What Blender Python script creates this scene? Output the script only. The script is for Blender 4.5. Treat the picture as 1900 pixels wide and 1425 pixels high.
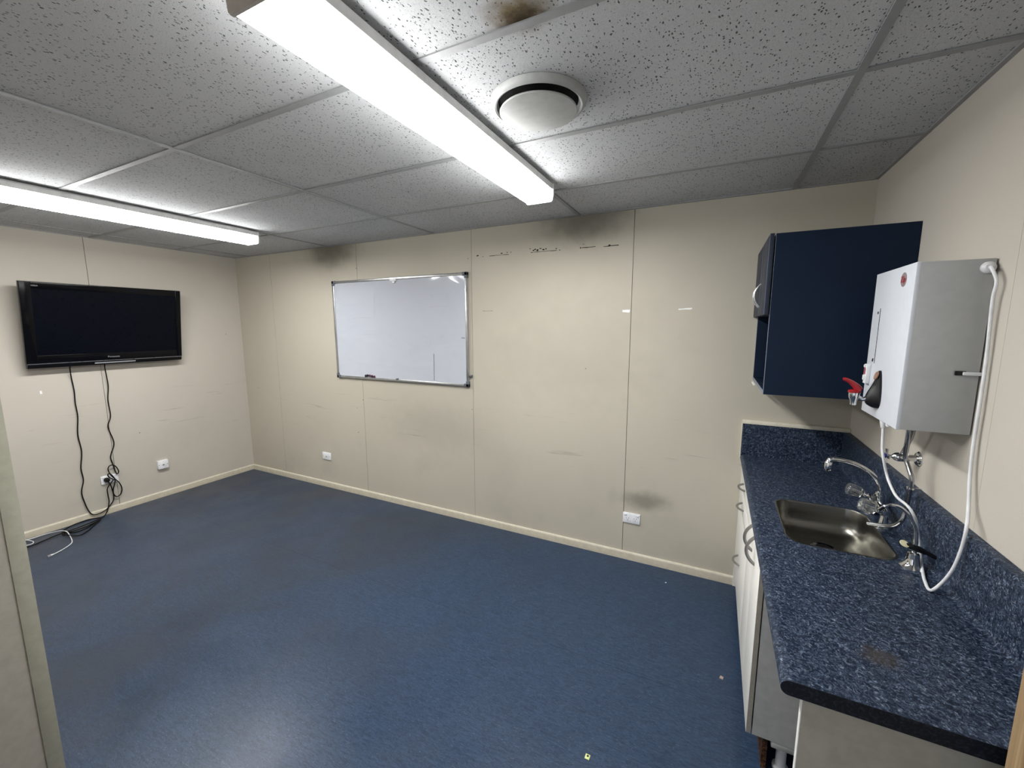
import bpy, bmesh, math, random
from mathutils import Vector, Matrix
from mathutils.geometry import tessellate_polygon
random.seed(7)
for o in list(bpy.data.objects): bpy.data.objects.remove(o)
SC = bpy.context.scene
COL = SC.collection

# ------------------------------------------------------------------ camera
W, H, FRONT = 5.393, 2.357, -2.80            # room width, ceiling height, inner face of the front wall
FPX, CX, CY = 762.557, 950.0, 712.5
CAM = Vector((4.70721, -2.78293, 1.62629))
yaw, pitch, roll = 0.458883, 0.139298, -0.00163487
_F = Vector((-math.sin(yaw)*math.cos(pitch), math.cos(yaw)*math.cos(pitch), -math.sin(pitch)))
_R = Vector((math.cos(yaw), math.sin(yaw), 0)); _U = _R.cross(_F)
RT = math.cos(roll)*_R + math.sin(roll)*_U
UP = -math.sin(roll)*_R + math.cos(roll)*_U
cam = bpy.data.cameras.new('camera'); camo = bpy.data.objects.new('camera', cam); COL.objects.link(camo)
cam.sensor_fit = 'HORIZONTAL'; cam.sensor_width = 36; cam.lens = FPX/1900*36; cam.clip_start = .01; cam.clip_end = 60
camo.matrix_world = Matrix(((RT.x, UP.x, -_F.x, CAM.x), (RT.y, UP.y, -_F.y, CAM.y), (RT.z, UP.z, -_F.z, CAM.z), (0, 0, 0, 1)))
SC.camera = camo
# ------------------------------------------------------------------ light and exposure
wd = bpy.data.worlds.new('world'); SC.world = wd; wd.use_nodes = True
wd.node_tree.nodes['Background'].inputs[0].default_value = (.75, .85, 1, 1)
wd.node_tree.nodes['Background'].inputs[1].default_value = .34
vs = SC.view_settings
vs.view_transform = 'Standard'; vs.look = 'None'; vs.gamma = 1; vs.use_curve_mapping = False
vs.exposure = 1.72
LAMP = 24.0                                  # radiance of the two diffusers

def at(px, py, ax, v):                       # pixel -> point on an axis-aligned plane
    d = RT*((px-CX)/FPX) - UP*((py-CY)/FPX) + _F
    i = 'xyz'.index(ax); t = (v-CAM[i])/d[i]
    return CAM + d*t

# ------------------------------------------------------------------ materials
MATS = {}
def srgb(r, g, b):
    f = lambda c: (c/255/12.92 if c/255 <= .04045 else ((c/255+.055)/1.055)**2.4)
    return (f(r), f(g), f(b), 1)
class NT:
    def __init__(s, name):
        s.m = bpy.data.materials.new(name); s.m.use_nodes = True; s.t = s.m.node_tree
        s.b = s.t.nodes['Principled BSDF']; s.pos = None
    def n(s, typ, **kw):
        x = s.t.nodes.new(typ)
        for k, v in kw.items(): setattr(x, k, v)
        return x
    def l(s, a, b): s.t.links.new(a, b)
    def put(s, sock, v):
        if isinstance(v, bpy.types.NodeSocket): s.l(v, sock)
        else: sock.default_value = v
    def P(s):
        if not s.pos: s.pos = s.n('ShaderNodeNewGeometry').outputs['Position']
        return s.pos
    def mapped(s, scale, rot=(0, 0, 0), loc=(0, 0, 0)):
        m = s.n('ShaderNodeMapping'); s.l(s.P(), m.inputs[0])
        m.inputs['Scale'].default_value = scale; m.inputs['Rotation'].default_value = rot; m.inputs['Location'].default_value = loc
        return m.outputs[0]
    def noise(s, vec, scale=1, detail=4, rough=.55, dist=0):
        x = s.n('ShaderNodeTexNoise'); s.l(vec, x.inputs['Vector'])
        x.inputs['Scale'].default_value = scale; x.inputs['Detail'].default_value = detail
        x.inputs['Roughness'].default_value = rough; x.inputs['Distortion'].default_value = dist
        return x.outputs[0]
    def voro(s, vec, scale, feature='F1', out='Distance', rand=1):
        x = s.n('ShaderNodeTexVoronoi', feature=feature); s.l(vec, x.inputs['Vector']); x.inputs['Scale'].default_value = scale
        x.inputs['Randomness'].default_value = rand
        return x.outputs[out]
    def ramp(s, v, a, b, c0=0.0, c1=1.0):
        x = s.n('ShaderNodeMapRange'); x.interpolation_type = 'SMOOTHSTEP'
        s.l(v, x.inputs[0]); x.inputs[1].default_value = a; x.inputs[2].default_value = b; x.inputs[3].default_value = c0; x.inputs[4].default_value = c1
        return x.outputs[0]
    def math(s, op, a, b=0.0, c=0.0):
        x = s.n('ShaderNodeMath', operation=op); s.put(x.inputs[0], a); s.put(x.inputs[1], b); s.put(x.inputs[2], c); return x.outputs[0]
    def mix(s, f, a, b, blend='MIX'):
        x = s.n('ShaderNodeMix', data_type='RGBA', blend_type=blend); s.put(x.inputs[0], f); s.put(x.inputs[6], a); s.put(x.inputs[7], b); return x.outputs[2]
    def sep(s):
        x = s.n('ShaderNodeSeparateXYZ'); s.l(s.P(), x.inputs[0]); return x.outputs
    def blob(s, ax, c, r, wob=.35, nscale=9):           # soft elliptical stain with a ragged edge, in metres on two axes
        o = s.sep(); d = None
        for a, cc, rr in zip(ax, c, r):
            t = s.math('DIVIDE', s.math('SUBTRACT', o['xyz'.index(a)], cc), rr); t = s.math('MULTIPLY', t, t)
            d = t if d is None else s.math('ADD', d, t)
        d = s.math('SQRT', d)
        nz = s.noise(s.P(), nscale, 3)
        d = s.math('ADD', d, s.math('MULTIPLY', s.math('SUBTRACT', nz, .5), wob*2))
        return s.ramp(d, 1.0, .15)
    def bump(s, h, strength=.3, dist=.002):
        x = s.n('ShaderNodeBump'); s.l(h, x.inputs['Height']); x.inputs['Strength'].default_value = strength; x.inputs['Distance'].default_value = dist
        s.l(x.outputs[0], s.b.inputs['Normal']); return x
    def fin(s, col=None, rough=None, metal=0, spec=.5, **kw):
        if col is not None: s.put(s.b.inputs['Base Color'], col)
        if rough is not None: s.put(s.b.inputs['Roughness'], rough)
        s.b.inputs['Metallic'].default_value = metal; s.b.inputs['Specular IOR Level'].default_value = spec
        for k, v in kw.items(): s.put(s.b.inputs[k], v)
        MATS[s.m.name] = s.m
        return s.m
def plain(name, col, rough=.5, metal=0, spec=.5, var=.06, scale=30, **kw):
    t = NT(name); nz = t.noise(t.P(), scale, 3)
    c = t.mix(t.ramp(nz, .3, .7), tuple(x*(1-var) for x in col[:3])+(1,), tuple(min(1, x*(1+var)) for x in col[:3])+(1,))
    r = t.ramp(nz, .3, .7, rough*.9, min(1, rough*1.1))
    return t.fin(c, r, metal, spec, **kw)

def wall_mat(name, stains, tint=(1, 1, 1, 1)):
    t = NT(name)
    base = t.mix(t.ramp(t.noise(t.P(), 1.3, 3), .35, .7), WALLC[0], WALLC[1])
    fine = t.noise(t.mapped((1, 1, 1.4)), 420, 2)
    base = t.mix(t.ramp(fine, .3, .75, 0, .25), base, (.33, .30, .235, 1))
    base = t.mix(1.0, base, tint, 'MULTIPLY')
    # scuffs: thin horizontal rubbed marks, only at chair height
    o = t.sep()
    sc = t.noise(t.mapped((2.2, 2.2, 26)), 1, 5, .62, .6)
    band = t.math('MULTIPLY', t.ramp(o[2], .45, .75), t.ramp(o[2], 1.12, .9))
    base = t.mix(t.math('MULTIPLY', t.math('MULTIPLY', t.ramp(sc, .6, .74), band), .35), base, (.14, .125, .095, 1))
    dirt = t.math('MULTIPLY', t.ramp(t.noise(t.P(), 2.6, 4), .45, .75), t.ramp(o[2], 1.25, .35))
    base = t.mix(t.math('MULTIPLY', dirt, .22), base, (.26, .25, .19, 1))
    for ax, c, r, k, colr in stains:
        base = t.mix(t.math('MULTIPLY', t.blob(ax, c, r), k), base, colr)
    t.bump(t.noise(t.mapped((1, 1, 1)), 700, 2), .12, .0008)
    return t.fin(base, .62, 0, .25)
WALLC = ((.49, .455, .378, 1), (.52, .485, .405, 1))
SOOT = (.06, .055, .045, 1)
M = MATS
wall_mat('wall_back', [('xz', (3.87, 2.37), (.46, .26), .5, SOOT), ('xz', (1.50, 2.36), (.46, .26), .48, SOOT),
                       ('xz', (4.33, .45), (.22, .10), .5, SOOT), ('xz', (4.12, .44), (.05, .10), .10, SOOT),
                       ('xz', (3.86, 1.45), (.9, .55), .13, SOOT), ('xz', (2.6, .78), (.75, .3), .14, SOOT)])
wall_mat('wall_side', [], (1.05, 1.05, 1.11, 1))
plain('gap_dark', (.03, .027, .022, 1), .9)
t = NT('ceiling_tile')
vec = t.mapped((1, .62, 1)); wv = t.n('ShaderNodeVectorMath', operation='ADD')
t.l(vec, wv.inputs[0])
nn = t.n('ShaderNodeTexNoise'); t.l(t.P(), nn.inputs['Vector']); nn.inputs['Scale'].default_value = 60
vsc = t.n('ShaderNodeVectorMath', operation='SCALE'); t.l(nn.outputs['Color'], vsc.inputs[0]); vsc.inputs['Scale'].default_value = .012; t.l(vsc.outputs[0], wv.inputs[1])
v1 = t.voro(wv.outputs[0], 150); rn = t.voro(wv.outputs[0], 150, out='Color')
rsep = t.n('ShaderNodeSeparateColor'); t.l(rn, rsep.inputs[0])
rad = t.math('MULTIPLY', t.ramp(rsep.outputs[0], .15, 1.0), .34)
pit = t.ramp(t.math('SUBTRACT', v1, rad), .06, -.06)
v2 = t.voro(wv.outputs[0], 330); grain = t.ramp(v2, .12, .5)
base = t.mix(t.ramp(t.noise(t.P(), 2, 3), .3, .7), (.52, .53, .54, 1), (.56, .57, .58, 1))
base = t.mix(t.math('MULTIPLY', t.math('SUBTRACT', 1.0, grain), .35), base, (.33, .34, .35, 1))
base = t.mix(t.math('MULTIPLY', pit, .95), base, (.07, .073, .078, 1))
smg = t.ramp(t.noise(t.mapped((3, 14, 1)), 1, 5, .6, .4), .64, .74)
base = t.mix(t.math('MULTIPLY', smg, .12), base, (.2, .2, .2, 1))
ring = t.blob('xy', (4.24, -1.80), (.115, .095), .3, 22)
base = t.mix(ring, base, (.17, .125, .065, 1))
core = t.blob('xy', (4.245, -1.785), (.075, .045), .6, 40)
base = t.mix(core, base, (.055, .04, .02, 1))
base = t.mix(t.math('MULTIPLY', t.blob('xy', (4.31, -1.83), (.05, .045), .4, 25), .5), base, (.17, .16, .14, 1))
hgt = t.math('SUBTRACT', t.math('MULTIPLY', grain, .25), pit)
t.bump(hgt, .6, .003); t.fin(base, .9, 0, .15)
plain('ceiling_bar', (.30, .305, .31, 1), .45, 0, .4)
t = NT('vinyl_floor')
st = t.noise(t.mapped((22, 95, 1), (0, 0, .03)), 1, 5, .7, 1.0)
st2 = t.noise(t.mapped((75, 240, 1), (0, 0, -.05)), 1, 4, .7, .9)
base = t.mix(t.ramp(st, .3, .7), (.014, .029, .060, 1), (.031, .058, .110, 1))
base = t.mix(t.math('MULTIPLY', t.ramp(st2, .56, .68), .8), base, (.075, .112, .172, 1))
base = t.mix(t.math('MULTIPLY', t.ramp(st2, .44, .34), .8), base, (.010, .017, .033, 1))
o = t.sep()
grime = t.math('MULTIPLY', t.ramp(t.noise(t.P(), 1.15, 5, .6, .6), .42, .68), t.ramp(o[0], 4.2, 2.2, .15, 1))
base = t.mix(t.math('MULTIPLY', grime, .6), base, (.030, .034, .043, 1))
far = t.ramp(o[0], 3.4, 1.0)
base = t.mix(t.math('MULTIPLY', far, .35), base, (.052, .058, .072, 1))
fl = t.ramp(t.voro(t.mapped((1, 2.2, 1)), 26), .07, .03)
base = t.mix(t.math('MULTIPLY', fl, t.ramp(t.noise(t.P(), 8, 2), .58, .62, 0, .55)), base, (.28, .31, .34, 1))
rg = t.ramp(t.noise(t.P(), 3, 4), .3, .7, .31, .43)
t.fin(base, rg, 0, .33)
plain('seam_dark', (.008, .011, .018, 1), .8)
plain('baseboard', (.52, .475, .375, 1), .5, 0, .35)
plain('baseboard_lip', (.66, .62, .51, 1), .45, 0, .35)
plain('partition_paint', (.32, .30, .262, 1), .55, 0, .3)
plain('partition_strip', (.32, .315, .255, 1), .5, 0, .3)
t = NT('timber')
g = t.noise(t.mapped((60, 60, 2.2)), 1, 6, .6, 1.2)
t.bump(g, .1, .001); t.fin(t.mix(t.ramp(g, .3, .7), (.20, .125, .06, 1), (.40, .28, .155, 1)), .5, 0, .35)
plain('white_metal', (.62, .62, .61, 1), .4, 0, .5)
plain('white_plastic', (.72, .73, .74, 1), .35, 0, .5)
plain('socket_white', (.80, .81, .83, 1), .3, 0, .5)
plain('vent_white', (.43, .44, .425, 1), .45, 0, .4)
plain('black_void', (.006, .006, .006, 1), .9, 0, .1)
plain('lamp_cap_shaded', (.50, .46, .42, 1), .5, 0, .4)  # near end cap: white plastic with its shadowed tone put into the colour
t = NT('lamp_diffuser')
pr = t.voro(t.mapped((1, 1, 1)), 180)
t.fin((.9, .9, .9, 1), .3, 0, .5, **{'Emission Color': t.mix(t.ramp(pr, .1, .6), (.96, .985, 1, 1), (1, .99, .97, 1)), 'Emission Strength': LAMP})
t = NT('lamp_diffuser_side')
pr = t.voro(t.mapped((1, 1, 1)), 180)
t.fin((.9, .9, .9, 1), .3, 0, .5, **{'Emission Color': t.mix(t.ramp(pr, .1, .6), (.96, .985, 1, 1), (1, .99, .97, 1)), 'Emission Strength': LAMP*.21})
plain('tv_gloss', (.003, .003, .004, 1), .15, 0, .16)
plain('tv_shell', (.004, .004, .005, 1), .35, 0, .25)
plain('tv_screen', (.0016, .0023, .0055, 1), .3, 0, .10, var=.02)
plain('tv_silver', (.30, .31, .33, 1), .3, .8, .5)
plain('logo_grey', (.35, .36, .38, 1), .4, .3, .5)
plain('black_rubber', (.004, .004, .004, 1), .5, 0, .2)
plain('white_cable', (.70, .71, .72, 1), .45, 0, .4)
plain('grey_cable', (.46, .47, .48, 1), .45, 0, .4)
t = NT('whiteboard')
w1 = t.noise(t.mapped((2.2, 1, 5)), 1, 1.5, .4, 1.2)
gh = t.ramp(t.noise(t.mapped((6, 1, 6)), 1, 4, .6), .5, .75)
t.bump(w1, 1.0, .007)
t.fin(t.mix(t.math('MULTIPLY', gh, .25), (.49, .515, .57, 1), (.43, .46, .515, 1)), .07, 0, .4)
plain('aluminium', (.50, .51, .52, 1), .32, .9, .5)
plain('grey_plastic', (.10, .11, .125, 1), .5, 0, .4)
plain('ink_faint', (.40, .43, .47, 1), .4, 0, .3)
plain('ink_dark', (.10, .11, .12, 1), .4, 0, .3)
plain('magnet_black', (.01, .01, .012, 1), .4); plain('magnet_plum', (.10, .012, .05, 1), .4)
plain('residue', (.012, .011, .010, 1), .8); plain('paint_chip', (.86, .86, .85, 1), .7)
plain('navy', (.0052, .0125, .030, 1), .5, 0, .16, var=.06, scale=8)
plain('navy_door', (.022, .028, .044, 1), .5, 0, .2, var=.1, scale=8)
plain('navy_edge', (.16, .19, .25, 1), .4)
t = NT('laminate')
a = t.noise(t.mapped((1, 1, 1), (.3, .2, .5)), 105, 4, .8, 1.2)
b = t.noise(t.mapped((1.6, .8, 1)), 60, 4, .7, .8)
base = t.mix(t.ramp(a, .42, .56), (.003, .007, .018, 1), (.046, .068, .110, 1))
base = t.mix(t.math('MULTIPLY', t.ramp(a, .55, .66), .85), base, (.24, .28, .35, 1))
base = t.mix(t.math('MULTIPLY', t.ramp(b, .60, .40), .5), base, (.006, .011, .026, 1))
base = t.mix(t.math('MULTIPLY', t.blob('xy', (5.09, -1.63), (.055, .05), .5, 22), .6), base, (.05, .04, .03, 1))
t.fin(base, .45, 0, .22)
t = NT('laminate_edge')
a = t.noise(t.P(), 150, 3, .7); t.fin(t.mix(t.ramp(a, .45, .7), (.004, .006, .011, 1), (.018, .024, .038, 1)), .6, 0, .25)
t = NT('cabinet_white')
a = t.noise(t.mapped((40, 40, 3)), 1, 4, .6)
t.fin(t.mix(t.ramp(a, .3, .7), (.74, .73, .69, 1), (.80, .79, .75, 1)), .42, 0, .4)
plain('carcass_grey', (.44, .44, .42, 1), .5, 0, .35)
plain('door_edge', (.34, .315, .26, 1), .5, 0, .3)
plain('end_panel', (.37, .355, .295, 1), .5, 0, .3)
plain('end_panel_edge', (.80, .79, .75, 1), .45, 0, .35)
plain('handle_steel', (.30, .29, .275, 1), .35, .85, .5)
plain('handle_bright', (.62, .62, .62, 1), .28, .7, .5)
t = NT('rotten_board')
a = t.noise(t.P(), 75, 5, .75); t.fin(t.mix(t.ramp(a, .42, .68), (.012, .007, .004, 1), (.20, .085, .035, 1)), .75, 0, .3)
t = NT('stainless')
a = t.noise(t.mapped((3, 30, 30)), 1, 3, .5)
t.fin(t.mix(t.ramp(a, .3, .7), (.20, .195, .172, 1), (.235, .228, .205, 1)), t.ramp(a, .3, .7, .30, .32), 1)
plain('chrome', (.72, .73, .74, 1), .07, 1, .5, var=.02)
plain('chrome_dull', (.42, .43, .45, 1), .22, 1, .5)
t = NT('acrylic')
a = t.noise(t.P(), 60, 2); t.fin((.93, .95, .96, 1), t.ramp(a, .3, .7, .04, .10), 0, .5, **{'Transmission Weight': .95, 'IOR': 1.49})
plain('heater_white', (.62, .65, .70, 1), .4, 0, .45, var=.02)
plain('heater_side', (.42, .43, .425, 1), .5, 0, .35, var=.03)
plain('red_plastic', (.30, .010, .014, 1), .25); plain('red_ink', (.32, .008, .02, 1), .4); plain('badge_grey', (.34, .27, .28, 1), .35, .2)
plain('badge_orange', (.30, .17, .12, 1), .4); plain('black_plastic', (.006, .006, .007, 1), .3, 0, .35)
plain('tag_cream', (.66, .62, .40, 1), .5); plain('litter_green', (.60, .66, .28, 1), .6); plain('litter_tan', (.36, .28, .24, 1), .7)
plain('blue_button', (.01, .02, .16, 1), .3); plain('clear_plug', (.35, .33, .36, 1), .3)

# ------------------------------------------------------------------ mesh helpers
class MB:
    def __init__(s): s.v = []; s.f = []
    def add(s, vs, fs):
        k = len(s.v); s.v += [Vector(p) for p in vs]; s.f += [tuple(i+k for i in f) for f in fs]; return s
    def box(s, x0, x1, y0, y1, z0, z1, bev=0, seg=2):
        x0, x1 = sorted((x0, x1)); y0, y1 = sorted((y0, y1)); z0, z1 = sorted((z0, z1))
        bm = bmesh.new(); bmesh.ops.create_cube(bm, size=1)
        for v in bm.verts: v.co = Vector(((x0+x1)/2+v.co.x*(x1-x0), (y0+y1)/2+v.co.y*(y1-y0), (z0+z1)/2+v.co.z*(z1-z0)))
        if bev: bmesh.ops.bevel(bm, geom=list(bm.edges), offset=bev, segments=seg, affect='EDGES', profile=.5)
        bm.verts.index_update()
        s.add([v.co.copy() for v in bm.verts], [[v.index for v in f.verts] for f in bm.faces]); bm.free(); return s
    def tube(s, pts, r, seg=10, smooth=0, cap=True):
        pts = [Vector(p) for p in pts]
        rr = r if isinstance(r, (list, tuple)) else [r]*len(pts)
        if smooth: pts, rr = spline(pts, rr, smooth)
        t = [(pts[min(i+1, len(pts)-1)]-pts[max(i-1, 0)]).normalized() for i in range(len(pts))]
        u = t[0].orthogonal().normalized(); vs = []; fs = []
        for i, p in enumerate(pts):
            if i: u = (u - t[i]*u.dot(t[i])); u = u.normalized() if u.length > 1e-6 else t[i].orthogonal().normalized()
            w = t[i].cross(u)
            for k in range(seg):
                a = 2*math.pi*k/seg; vs.append(p+(u*math.cos(a)+w*math.sin(a))*rr[i])
        for i in range(len(pts)-1):
            for k in range(seg): fs.append((i*seg+k, i*seg+(k+1) % seg, (i+1)*seg+(k+1) % seg, (i+1)*seg+k))
        if cap: fs.append(tuple(range(seg))[::-1]); fs.append(tuple(range((len(pts)-1)*seg, len(pts)*seg)))
        return s.add(vs, fs)
    def lathe(s, prof, org, axis='z', seg=32, star=None):   # prof: (radius, height along axis)
        ax = {'x': Vector((1, 0, 0)), 'y': Vector((0, 1, 0)), 'z': Vector((0, 0, 1))}[axis] if isinstance(axis, str) else Vector(axis).normalized()
        u = ax.orthogonal().normalized(); w = ax.cross(u); org = Vector(org); vs = []; fs = []
        for r, h in prof:
            for k in range(seg):
                a = 2*math.pi*k/seg; q = r*(1+(star[0]*math.cos(star[1]*a) if star else 0))
                vs.append(org+ax*h+(u*math.cos(a)+w*math.sin(a))*q)
        for i in range(len(prof)-1):
            for k in range(seg): fs.append((i*seg+k, i*seg+(k+1) % seg, (i+1)*seg+(k+1) % seg, (i+1)*seg+k))
        if prof[0][0] > 1e-5: fs.append(tuple(range(seg))[::-1])
        if prof[-1][0] > 1e-5: fs.append(tuple(range((len(prof)-1)*seg, len(prof)*seg)))
        return s.add(vs, fs)
    def prism(s, poly, axis, a0, a1):                       # poly in the two other axes, in xyz order
        def mk(p, a): return {'x': (a, p[0], p[1]), 'y': (p[0], a, p[1]), 'z': (p[0], p[1], a)}[axis]
        n = len(poly); vs = [mk(p, a0) for p in poly]+[mk(p, a1) for p in poly]
        fs = [tuple(range(n))[::-1], tuple(range(n, 2*n))]+[(i, (i+1) % n, n+(i+1) % n, n+i) for i in range(n)]
        return s.add(vs, fs)
def spline(pts, rr, k):
    n = len(pts); P = [pts[0]*2-pts[1]]+pts+[pts[-1]*2-pts[-2]]; o = []; ro = []
    for i in range(n-1):
        p0, p1, p2, p3 = P[i:i+4]
        for j in range(k):
            u = j/k
            o.append(.5*((2*p1)+(p2-p0)*u+(2*p0-5*p1+4*p2-p3)*u*u+(3*p1-p0-3*p2+p3)*u**3)); ro.append(rr[i]*(1-u)+rr[i+1]*u)
    o.append(pts[-1]); ro.append(rr[-1]); return o, ro
ORG = {}
def finish(me, mat):
    bm = bmesh.new(); bm.from_mesh(me); bmesh.ops.recalc_face_normals(bm, faces=bm.faces); bm.to_mesh(me); bm.free()
    me.materials.append(M[mat])
    for p in me.polygons: p.use_smooth = True
    me.set_sharp_from_angle(angle=math.radians(33))
def obj(name, mb, mat, parent=None, label=None, cat=None, group=None, kind=None):
    xs = [v.x for v in mb.v]; ys = [v.y for v in mb.v]; zs = [v.z for v in mb.v]
    org = ORG[parent.name] if parent else Vector(((min(xs)+max(xs))/2, (min(ys)+max(ys))/2, min(zs)))
    me = bpy.data.meshes.new(name); me.from_pydata([v-org for v in mb.v], [], mb.f); me.update(); finish(me, mat)
    o = bpy.data.objects.new(name, me); COL.objects.link(o); ORG[o.name] = org
    if parent: o.parent = parent
    else: o.location = org
    return tag(o, label, cat, group, kind)
def tag(o, label=None, cat=None, group=None, kind=None):
    if label: o['label'] = label
    if cat: o['category'] = cat
    if group: o['group'] = group
    if kind: o['kind'] = kind
    return o
def thing(name, loc, label=None, cat=None, group=None, kind=None):
    o = bpy.data.objects.new(name, None); COL.objects.link(o); o.location = loc; o.empty_display_size = .05
    ORG[o.name] = Vector(loc); return tag(o, label, cat, group, kind)
def text_part(name, body, size, mat, parent, mtx, ext=.0004):
    c = bpy.data.curves.new(name, 'FONT'); c.body = body; c.size = size; c.extrude = ext; c.align_x = 'CENTER'; c.align_y = 'CENTER'
    tmp = bpy.data.objects.new('tmp', c); COL.objects.link(tmp); bpy.context.view_layer.update()
    me = bpy.data.meshes.new_from_object(tmp.evaluated_get(bpy.context.evaluated_depsgraph_get())); bpy.data.objects.remove(tmp); bpy.data.curves.remove(c)
    me.transform(mtx); me.materials.clear(); me.materials.append(M[mat]); me.name = name
    o = bpy.data.objects.new(name, me); COL.objects.link(o); o.parent = parent; ORG[o.name] = ORG[parent.name]
    return o
def B(*a, **k): return MB().box(*a, **k)

# ------------------------------------------------------------------ the room: floor, walls, ceiling
SEAM = -.978
fl = obj('floor', B(-.1, W+.1, FRONT-1.2, .1, -.08, -.003), 'seam_dark', kind='structure', label='blue marbled sheet vinyl floor with dark grime')
obj('vinyl_sheet', B(0, W, SEAM+.0004, 0, -.003, 0), 'vinyl_floor', fl)
obj('vinyl_sheet', B(0, W, FRONT-1.2, SEAM-.0004, -.003, 0), 'vinyl_floor', fl)

G = .0016                                     # half a panel joint
wb = obj('wall_back', B(-.1, W+.1, .010, .1, 0, H+.05), 'gap_dark', kind='structure', label='long beige panelled wall behind the whiteboard, marked and sooty')
xj = [0, .578, 1.783, 2.986, 4.200, W]
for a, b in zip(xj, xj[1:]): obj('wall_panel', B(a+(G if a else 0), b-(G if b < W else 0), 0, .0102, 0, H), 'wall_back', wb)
wl = obj('wall_left', B(-.1, -.010, FRONT, .1, 0, H+.05), 'gap_dark', kind='structure', label='short beige panelled wall behind the television')
yj = [0, -1.201, -2.401, FRONT]
for a, b in zip(yj, yj[1:]): obj('wall_panel', B(-.0102, 0, a-(G if a else 0), b+(G if b > FRONT else 0), 0, H), 'wall_side', wl)
wr = obj('wall_right', B(W+.010, W+.1, FRONT, .1, 0, H+.05), 'gap_dark', kind='structure', label='beige panelled wall beside the worktop')
yj = [0, -1.223, -2.423, FRONT]
for a, b in zip(yj, yj[1:]): obj('wall_panel', B(W, W+.0102, a-(G*.3 if a else 0), b+(G*.3 if b > FRONT else 0), 0, H), 'wall_side', wr)
DX0, DX1, DH = 4.26, 5.20, 2.06
wf = obj('wall_front', MB().box(-.1, DX0, FRONT-.1, FRONT, 0, H+.05).box(DX1, W+.1, FRONT-.1, FRONT, 0, H+.05).box(DX0, DX1, FRONT-.1, FRONT, DH, H+.05),
         'wall_side', kind='structure', label='beige front wall with the doorway')
# stub partition on the left with its corner strip
PX, PY = 2.832, -2.386
wp = obj('wall_partition', B(PX-.09, PX, FRONT, PY, 0, H), 'partition_paint', kind='structure', label='short beige stub partition with an end cover strip')
obj('cover_strip', B(PX-.0905, PX+.004, PY-.034, PY+.004, 0, H, bev=.0015), 'partition_strip', wp)
# baseboards
BH = .055
bb = obj('baseboard_back', MB().prism([(0, 0), (-.012, 0), (-.012, BH-.008), (-.009, BH-.001), (0, BH-.001)], 'x', .012, 4.893), 'baseboard', kind='structure', label='beige skirting board along the long wall')
obj('baseboard_lip', MB().prism([(0, BH-.001), (-.0090, BH-.001), (-.0125, BH-.0085), (-.0125, BH-.006), (-.0085, BH+.002), (0, BH+.002)], 'x', .012, 4.893), 'baseboard_lip', bb)
bl = obj('baseboard_left', MB().prism([(0, 0), (.012, 0), (.012, BH-.008), (.009, BH-.001), (0, BH-.001)], 'y', 0, FRONT), 'baseboard', kind='structure', label='beige skirting board under the television')
obj('baseboard_lip', MB().prism([(0, BH-.001), (.0090, BH-.001), (.0125, BH-.0085), (.0125, BH-.006), (.0085, BH+.002), (0, BH+.002)], 'y', 0, FRONT), 'baseboard_lip', bl)
# ceiling: slab, mineral tiles, T-bars, wall angle
ce = obj('ceiling', B(-.1, W+.1, FRONT-.1, .1, H+.03, H+.1), 'gap_dark', kind='structure', label='grey suspended ceiling of pitted mineral tiles')
gx = [0]+[.239+1.2*i for i in range(5)]+[W]; gy = [0]+[-.5536-.6055*j for j in range(4)]+[FRONT]
for i in range(len(gx)-1):
    for j in range(len(gy)-1):
        dz = random.uniform(0, .002)
        obj('ceiling_tile', B(gx[i]+.004, gx[i+1]-.004, gy[j]-.004, gy[j+1]+.004, H+.004+dz, H+.019, bev=.0015, seg=1), 'ceiling_tile', ce)
for x in gx[1:-1]: obj('ceiling_bar', B(x-.012, x+.012, FRONT, 0, H, H+.004), 'ceiling_bar', ce)
for y in gy[1:-1]:
    for a, b in zip(gx, gx[1:]): obj('ceiling_bar', B(a+(.012 if a else 0), b-(.012 if b < W else 0), y-.012, y+.012, H+.0008, H+.0045), 'ceiling_bar', ce)
obj('wall_angle', B(0, W, -.016, 0, H-.0005, H+.006), 'ceiling_bar', ce)
obj('wall_angle', B(0, .016, FRONT, -.016, H-.0005, H+.006), 'ceiling_bar', ce)
obj('wall_angle', B(W-.016, W, FRONT, -.016, H-.0005, H+.006), 'ceiling_bar', ce)
# open timber door beside the worktop, and its frame
DLX = 5.196
dr = obj('door_1', B(DLX, DLX+.036, -1.862, -2.775, .012, 2.04, bev=.002), 'timber', kind='structure', label='brown timber door standing open against the end of the worktop')
for z in (.25, 1.8): obj('hinge', MB().tube([(DLX+.04, -2.782, z), (DLX+.04, -2.782, z+.09)], .006), 'chrome_dull', dr)
tf = obj('trim_1', MB().box(DX0, DX0+.02, FRONT-.1, FRONT+.0, 0, DH).box(DX1-.0, DX1+.02, FRONT-.1, FRONT+.005, 0, DH).box(DX0, DX1, FRONT-.1, FRONT, DH-.02, DH), 'timber', kind='structure', label='timber frame of the doorway')

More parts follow.
